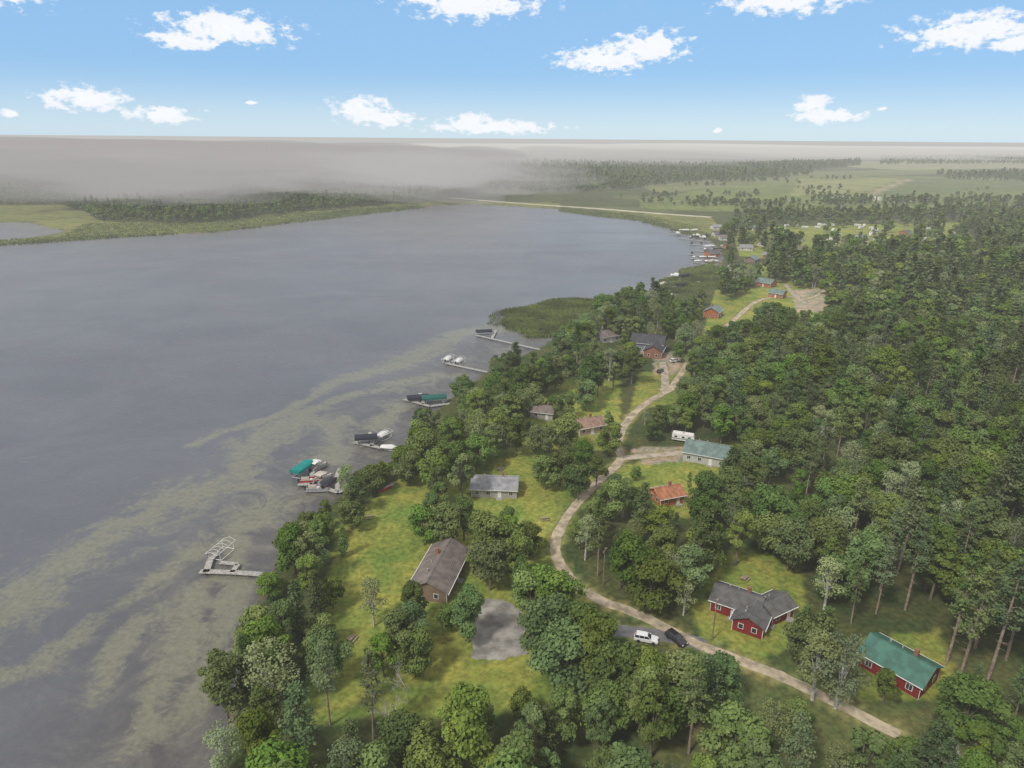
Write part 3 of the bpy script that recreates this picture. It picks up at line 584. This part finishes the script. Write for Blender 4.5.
# ---------------------------------------------------------------- campers
prof=[(-3.6,.6),(3.1,.6),(3.6,1.0),(3.6,1.9),(3.2,2.8),(-3.3,2.9),(-3.6,2.6)]; cv=[(x,-1.2,z) for x,z in prof]+[(x,1.2,z) for x,z in prof]; n=len(prof)
cf=[tuple(range(n)),tuple(range(2*n-1,n-1,-1))]+[(i,i+n,(i+1)%n+n,(i+1)%n) for i in range(n)]
def camper(px,py,rot):
    X,Y=g(px,py); e=empty('camper',X,Y,LAND,rot); mk('body',cv,cf,WHT,e)
    bx('windows',[(x,-1.23,1.5,x+.9,1.23,2.1) for x in (-2.8,-.4,1.6)],GLS,e); bx('stripe',[(-3.5,-1.215,1.05,3.4,1.215,1.25)],GLS,e)
    v,f=[],[]; 
    for x in (-.6,.3):
        for y in (-1.05,1.05): cyl((x,y-.12,.33),(x,y+.12,.33),.33,.33,12,v,f)
    mk('wheels',v,f,GLS,e); bx('hitch',[(3.5,-.08,.5,4.8,.08,.62)],GLS,e); bx('roof_vent',[(-.3,-.3,2.85,.3,.3,3.05)],CON,e)
camper(683,441,math.radians(-20))
for i in range(46):
    camper(random.uniform(770,970),random.uniform(225,246),random.uniform(0,3))
# ---------------------------------------------------------------- vehicles
TIRE=simple('tire_mat',(.02,.02,.02),.8,.1,2)
def car(name,px,py,rot,col):
    X,Y=g(px,py); e=empty(name,X,Y,LAND+.035,rot); pm=simple(name+'_paint_mat',col,.3,.04,1,spec=.5,coat=.6)
    prof=[(-2.35,.35),(-2.4,.75),(-2.3,1.05),(.95,1.08),(2.2,.9),(2.35,.6),(2.3,.3)]; n=len(prof)
    v=[(x,-.92,z) for x,z in prof]+[(x,.92,z) for x,z in prof]; f=[tuple(range(n)),tuple(range(2*n-1,n-1,-1))]+[(i,i+n,(i+1)%n+n,(i+1)%n) for i in range(n)]
    o=mk('body',v,f,pm,e); bv=o.modifiers.new('bevel','BEVEL'); bv.width=.1; bv.segments=3
    v=[(-2.22,-.85,1.04),(1.0,-.85,1.04),(1.0,.85,1.04),(-2.22,.85,1.04),(-1.95,-.68,1.62),(.25,-.68,1.62),(.25,.68,1.62),(-1.95,.68,1.62)]
    mk('window_glass',v,BF,GLS,e)
    v=[(-2.0,-.7,1.6),(.3,-.7,1.6),(.3,.7,1.6),(-2.0,.7,1.6),(-1.9,-.62,1.7),(.15,-.62,1.7),(.15,.62,1.7),(-1.9,.62,1.7)]; mk('roof',v,BF,pm,e)
    v=[];f=[]
    for x0,x1 in ((-1.3,-1.2),(-.35,-.2)): 
        for s in (-1,1): cyl((x0,s*.87,1.04),(x0,s*.71,1.62),.045,.045,4,v,f)
    for s in (-1,1): cyl((1.02,s*.86,1.05),(.28,s*.69,1.63),.045,.045,4,v,f)
    mk('pillars',v,f,pm,e)
    v,f=[],[]
    for x in (-1.45,1.45):
        for y in (-.82,.82): cyl((x,y-.12,.36),(x,y+.12,.36),.36,.36,14,v,f)
    mk('wheels',v,f,TIRE,e)
    bx('headlights',[(2.2,-.8,.62,2.36,-.45,.8),(2.2,.45,.62,2.36,.8,.8)],WHT,e); bx('taillights',[(-2.41,-.85,.8,-2.3,-.6,1.05),(-2.41,.6,.8,-2.3,.85,1.05)],simple('tail_mat',(.4,.02,.02),.3,.1,1),e)
    bx('mirrors',[(.6,-1.08,1.02,.8,-.9,1.2),(.6,.9,1.02,.8,1.08,1.2)],pm,e)
car('white_suv',646,641,math.radians(-15),(.7,.7,.7)); car('black_suv',676,641,math.radians(-55),(.015,.015,.018)); car('black_suv',660,372,math.radians(60),(.02,.02,.025)); car('white_suv',675,362,math.radians(20),(.7,.7,.7))
# ---------------------------------------------------------------- garden furniture
def picnic(px,py,rot):
    X,Y=g(px,py); e=empty('picnic_table',X,Y,LAND,rot); bx('top',[(-.95,-.4+i*.165,.72,.95,-.4+i*.165+.14,.76) for i in range(5)],DECK,e)
    bx('benches',[(-.95,-.85,.43,.95,-.6,.47),(-.95,.6,.43,.95,.85,.47)],DECK,e)
    v,f=[],[]
    for x_ in (-.65,.65): cyl((x_,-.75,0),(x_,.2,.72),.05,.05,4,v,f); cyl((x_,.75,0),(x_,-.2,.72),.05,.05,4,v,f); cyl((x_,-.8,.42),(x_,.8,.42),.04,.04,4,v,f)
    mk('legs',v,f,DECK,e)
for a,b,r in ((370,518,.4),(352,640,1.2),(545,520,.2),(745,580,.8),(500,470,1.1),(700,515,.3)): picnic(a,b,r)
def canoe(px,py,rot,mat):
    X,Y=g(px,py); e=empty('canoe',X,Y,LAND+.05,rot); v=[];f=[]
    for i in range(9):
        t=i/8*2-1; w_=.45*(1-t*t)**.7+.02; x_=t*2.4; v+=[(x_,-w_,.0),(x_,-w_*.8,.28),(x_,0,.42+.02*0),(x_,w_*.8,.28),(x_,w_,.0)]
        if i: n=5*i; f+=[(n-5+j,n+j,n+1+j,n-4+j) for j in range(4)]
    mk('hull',v,f,mat,e,True)
# ---------------------------------------------------------------- docks & boats
DK=simple('dock_mat',(.33,.315,.29),.85,.22,1.5); MET=simple('aluminium_mat',(.45,.45,.47),.4,.1,1,metal=.6); TEAL=simple('teal_canvas_mat',(.0,.2,.18),.8,.12,.8); DGRN=simple('green_canvas_mat',(.01,.1,.08),.8,.12,.8)
WCV=simple('white_canvas_mat',(.6,.59,.57),.8,.1,.8); NAVY=simple('navy_canvas_mat',(.02,.022,.035),.8,.2,.8); TAN=simple('seat_mat',(.42,.38,.32),.7,.1,1); REDB=simple('red_hull_mat',(.3,.025,.035),.35,.1,1)
canoe(385,490,.8,REDB); canoe(390,486,.9,TAN); canoe(470,392,.5,DGRN)
def dock(pl,wd=1.4,zt=.75):
    pts=[g(a,b,zt) for a,b in pl]; e=empty('dock',pts[0][0],pts[0][1],0); ox,oy=pts[0]; v=[];f=[];pv=[];pf=[]
    for (a,b),(c,d) in zip(pts[:-1],pts[1:]):
        L=math.hypot(c-a,d-b); tx,ty=(c-a)/L,(d-b)/L; nx,ny=-ty*wd/2,tx*wd/2; s=0
        while s<L:
            e1=min(s+1.16,L); n=len(v)
            for zz in (zt-.12,zt):
                for q,sg in ((s,1),(e1,1),(e1,-1),(s,-1)): v.append((a+tx*q+nx*sg-ox,b+ty*q+ny*sg-oy,zz))
            f+=[(n,n+1,n+2,n+3),(n+4,n+7,n+6,n+5)]+[(n+i,n+4+i,n+4+(i+1)%4,n+(i+1)%4) for i in range(4)]
            s+=1.2
        s=0
        while s<=L+.1:
            for sg in (1,-1): cyl((a+tx*s+nx*sg*1.05-ox,b+ty*s+ny*sg*1.05-oy,-1.5),(a+tx*s+nx*sg*1.05-ox,b+ty*s+ny*sg*1.05-oy,zt+.25),.06,.06,6,pv,pf)
            s+=3.0
    mk('deck_boards',v,f,DK,e); mk('posts',pv,pf,MET,e)
def pontoon(px,py,rot,hullm=MET,can=None,z=.35):
    X,Y=g(px,py,z+.6); e=empty('pontoon_boat',X,Y,z,rot); v,f=[],[]
    for s in (-.85,.85): cyl((-3.3,s,0.1),(2.7,s,0.1),.32,.32,12,v,f); cyl((2.7,s,.1),(3.5,s,.28),.32,.06,12,v,f)
    mk('pontoons',v,f,MET,e); bx('deck',[(-3.2,-1.25,.42,3.1,1.25,.52)],CON,e)
    bx('fence_panels',[(-3.1,-1.24,.52,1.4,-1.18,1.1),(-3.1,1.18,.52,3,1.24,1.1),(2.1,-1.24,.52,3,-1.18,1.1),(2.98,-1.17,.52,3.04,-.4,1.1),(2.98,.4,.52,3.04,1.17,1.1),(-3.14,-1.17,.52,-3.08,1.17,1.1)],hullm,e)
    bx('seats',[(-2.9,-1.1,.53,-1.2,-.5,.95),(-2.9,.5,.53,-.6,1.1,.95),(1.0,.5,.53,2.8,1.1,.95),(2.1,-1.1,.53,2.8,-.5,.95),(-2.9,-1.1,.95,-1.2,-.95,1.25),(-2.9,.95,.95,-.6,1.1,1.25)],TAN,e)
    bx('helm_console',[(-.2,-1.0,.53,.5,-.4,1.35)],WHT,e); bx('outboard_motor',[(-3.75,-.22,.2,-3.25,.22,1.25),(-3.6,-.1,-.5,-3.4,.1,.2)],NAVY,e)
    if can:
        n=7; v=[];f=[]
        for i in range(n):
            t=i/(n-1); x_=-2.6+3.2*t; zz=2.5+.25*math.sin(math.pi*t); v+=[(x_,-1.2,zz),(x_,1.2,zz)]
            if i: f.append((2*i-2,2*i-1,2*i+1,2*i))
        mk('bimini_canopy',v,f,can,e); v,f=[],[]
        for s in (-1.15,1.15): cyl((-1,s,1.1),(-2.6,s,2.5),.03,.03,5,v,f); cyl((-1,s,1.1),(.6,s,2.5),.03,.03,5,v,f)
        mk('canopy_frame',v,f,MET,e)
def lift(px,py,rot,can=None,L=8,W=3.4,zc=2.6):
    X,Y=g(px,py,zc if can else 1.5); e=empty('boat_lift',X,Y,0,rot); v,f=[],[]; a,b=L*.36,W/2
    for x_ in (-a,a):
        for y_ in (-b,b): cyl((x_,y_,-1.5),(x_,y_,zc-.1),.09,.09,6,v,f)
        cyl((x_,-b,.3),(x_,b,.3),.08,.08,6,v,f)
    for y_ in (-b,b): cyl((-L/2,y_,zc-.1),(L/2,y_,zc-.1),.07,.07,6,v,f); cyl((-a,y_,.1),(a,y_,.1),.08,.08,6,v,f)
    for i in range(6): x_=-L/2+i*L/5; cyl((x_,-b,zc-.08),(x_,0,zc+.55),.04,.04,5,v,f); cyl((x_,0,zc+.55),(x_,b,zc-.08),.04,.04,5,v,f)
    mk('frame',v,f,MET if can else WHT,e)
    v,f=[],[]; cyl((-a,b+.1,1.6),(-a,b+.18,1.6),.5,.5,12,v,f); mk('winch_wheel',v,f,MET,e)
    if can:
        n=9; v=[];f=[]
        for i in range(n):
            t=math.pi*i/(n-1); y_=-(b+.15)*math.cos(t); z_=zc+.75*math.sin(t)**.8 if 0<i<n-1 else zc-.35
            v+=[(-L/2-.1,y_,z_),(L/2+.1,y_,z_)]
            if i: f.append((2*i-2,2*i-1,2*i+1,2*i))
        f+=[tuple(2*i for i in range(n)),tuple(2*i+1 for i in range(n))[::-1]]
        mk('canopy',v,f,can,e)
def covered_boat(px,py,rot,cov=WCV,hull=WHT,L=6.2,z=.9):
    X,Y=g(px,py,z+.6); e=empty('covered_motorboat',X,Y,z,rot); sec=[(-.5,1.05,.95),(-.25,1.15,1.15),(.05,1.15,1.4),(.3,.85,1.1),(.45,.4,.9),(.5,.06,.8)]
    v=[];f=[];v2=[];f2=[]
    for i,(t,hw,top) in enumerate(sec):
        x_=t*L; v+=[(x_,-hw,.6),(x_,-hw*.75,.15),(x_,0,-.1),(x_,hw*.75,.15),(x_,hw,.6)]; v2+=[(x_,-hw-.02,.56),(x_,-hw*.75,top*.9),(x_,0,top),(x_,hw*.75,top*.9),(x_,hw+.02,.56)]
        if i:
            n=5*i; 
            for j in range(4): f.append((n-5+j,n-4+j,n+1+j,n+j)); f2.append((n+j,n+1+j,n-4+j,n-5+j))
    f.append((0,4,3,2,1)); f2.append((0,1,2,3,4)); mk('hull',v,f,hull,e,True); mk('canvas_cover',v2,f2,cov,e,True)
    bx('outboard_motor',[(-L/2-.5,-.2,.1,-L/2-.02,.2,1.1)],NAVY,e)
r=math.radians
# dock 1 (near, empty lift)
dock([(262,574),(232,572),(200,571)],1.6); dock([(206,572),(210,560),(216,552)],1.5); dock([(232,572),(238,564),(220,562)],1.2)
lift(221,549,r(75),None,7,3.2,2.2)
# dock 2 (pontoons + teal canopy)
dock([(352,486),(338,492),(312,484),(298,484)],1.5); dock([(312,490),(312,474),(318,462)],1.3); dock([(338,490),(336,478),(340,468)],1.3)
lift(302,467,r(70),TEAL,7.5,3.4); pontoon(318,466,r(65),MET,WCV); pontoon(311,480,r(10),REDB,None); pontoon(323,478,r(68),MET,TAN); pontoon(318,488,r(5),MET,None); covered_boat(330,482,r(65),NAVY,REDB)
# dock 3
dock([(402,452),(378,447),(354,442)],1.5); dock([(372,446),(370,432)],1.2); lift(366,437,r(10),NAVY,7,3.2); covered_boat(383,434,r(60),WCV); covered_boat(390,447,r(-10),WCV); lift(383,434,r(60),None,6.5,3.2,1.8)
# dock 4
dock([(460,402),(430,406),(404,399)],1.6); dock([(424,404),(420,393)],1.3); lift(434,397,r(15),DGRN,9,4); lift(418,397,r(15),NAVY,8,3.6,1.8)
# dock 5
dock([(488,372),(464,367),(446,363)],1.5); covered_boat(448,358,r(75),WCV,WHT,7); covered_boat(459,360,r(70),WCV,WHT,7); lift(448,358,r(75),None,8,3.4,1.8); lift(459,360,r(70),None,8,3.4,1.8)
# dock 6
dock([(552,352),(520,345),(476,335)],1.6); dock([(492,338),(496,330)],1.4); lift(484,331,r(10),NAVY,8,3.6,2.2)
# small far docks
for (a,b,c,d) in [(655,302,612,300),(690,288,655,285),(700,282,668,276),(722,262,690,258),(722,254,692,250),(716,246,688,244),(712,242,678,238),(700,236,670,234),(690,232,668,231),(722,266,694,262),(720,258,688,254),(640,305,628,298),(660,298,640,296),(722,250,700,247),(712,239,690,236)]:
    dock([(a,b),(c,d)],1.8)
    for q in range(3):
        if random.random()<.75: covered_boat(c+4+q*9,d-1.3,r(random.uniform(0,90)),random.choice([WCV,WCV,NAVY]),WHT,7,.5)
        if random.random()<.5: lift(c+8+q*9,d-1.3,r(random.uniform(0,90)),random.choice([WCV,NAVY,WCV,TAN]),8,3.6)
# ---------------------------------------------------------------- utility poles & wires
poles=[(830,700),(712,640),(603,585)]; WOOD=simple('pole_mat',(.2,.16,.12),.9,.2,2)
tops=[]
for a,b in poles:
    X,Y=g(a,b); e=empty('utility_pole',X,Y,LAND,r(60)); v,f=cyl((0,0,-.5),(0,0,9.5),.16,.11,8); mk('pole',v,f,WOOD,e); bx('crossarm',[(-1.1,-.07,8.9,1.1,.07,9.05)],WOOD,e)
    v,f=[],[]
    for x_ in (-1,0,1): cyl((x_,0,9.05 if x_ else 9.5),(x_,0,9.25 if x_ else 9.7),.05,.04,6,v,f)
    mk('insulators',v,f,WHT,e); tops.append((X,Y))
v,f=[],[]
for (a,b),(c,d) in zip(tops[:-1],tops[1:]):
    for o in (-1,0,1):
        ox,oy=math.cos(r(60))*o,math.sin(r(60))*o; pv=None
        for i in range(11):
            t=i/10; q=(a+(c-a)*t+ox,b+(d-b)*t+oy,LAND+9.25-1.2*4*t*(1-t))
            if pv: cyl(pv,q,.018,.018,4,v,f,False)
            pv=q
mk('power_lines',v,f,TIRE)
# ---------------------------------------------------------------- haze layer and fog banks (air volumes)
def airmat(name,sig,col):
    m,nt,out=newmat(name); k=N(nt); a=k.n('ShaderNodeVolumeAbsorption'); a.inputs[0].default_value=(0,0,0,1); a.inputs[1].default_value=sig
    e=k.n('ShaderNodeEmission'); e.inputs[0].default_value=(*col,1); e.inputs[1].default_value=sig; s=k.n('ShaderNodeAddShader'); k.l(a.outputs[0],s.inputs[0]); k.l(e.outputs[0],s.inputs[1]); k.l(s.outputs[0],out.inputs[1]); return m  # own glow stands in for skylight scattered by the air
v,f=boxes([(-44000,-1400,-4,44000,59000,42)]); mk('haze',v,f,airmat('haze_mat',.00056,(.55,.545,.53)))
def fog(x,y,z,rx,ry,rz,sig,col=(.43,.415,.41)):
    bm=bmesh.new(); bmesh.ops.create_icosphere(bm,subdivisions=4,radius=1)
    for vv in bm.verts:
        n=1+.2*math.sin(vv.co.x*5+x)*math.sin(vv.co.y*4+y)+.12*math.sin(vv.co.x*11+vv.co.z*7+y)
        vv.co=Vector((vv.co.x*rx*n,vv.co.y*ry*n,vv.co.z*rz*n))
    me=bpy.data.meshes.new('fog_bank'); bm.to_mesh(me); bm.free(); me.materials.append(airmat('fog_mat',sig,col)); o=bpy.data.objects.new('fog_bank',me); link(o); o.location=(x,y,z)
# deep bank behind the far-shore forest
fog(-2200,3300,20,1300,1000,50,.0022); fog(-1000,3000,20,900,900,50,.0022); fog(-300,2700,20,420,600,44,.0018); fog(-3400,5200,20,2200,1400,48,.0024)
# drifting thinner banks over and in front of that forest
fr_=random.Random(11)
for i in range(30):
    Y_=fr_.uniform(950,2300); X_=-Y_*fr_.uniform(.10,.78); rz=fr_.uniform(13,26); z_=fr_.uniform(26,52) if Y_<1500 else fr_.uniform(18,44)
    fog(X_,Y_,z_,fr_.uniform(110,300),fr_.uniform(110,330),rz,fr_.uniform(.0018,.0034),random.choice([(.43,.415,.41),(.47,.455,.45),(.40,.39,.385)]))
for i in range(7):
    Y_=fr_.uniform(1100,1700); fog(-Y_*fr_.uniform(.02,.2),Y_,fr_.uniform(34,50),fr_.uniform(60,140),fr_.uniform(90,200),fr_.uniform(16,28),fr_.uniform(.002,.0034),(.5,.49,.48))
fog(250,2900,24,700,600,36,.0012,(.5,.49,.47)); fog(900,4200,22,2200,900,36,.0014,(.64,.63,.59)); fog(2500,6500,20,4200,1500,34,.0016,(.70,.695,.66))
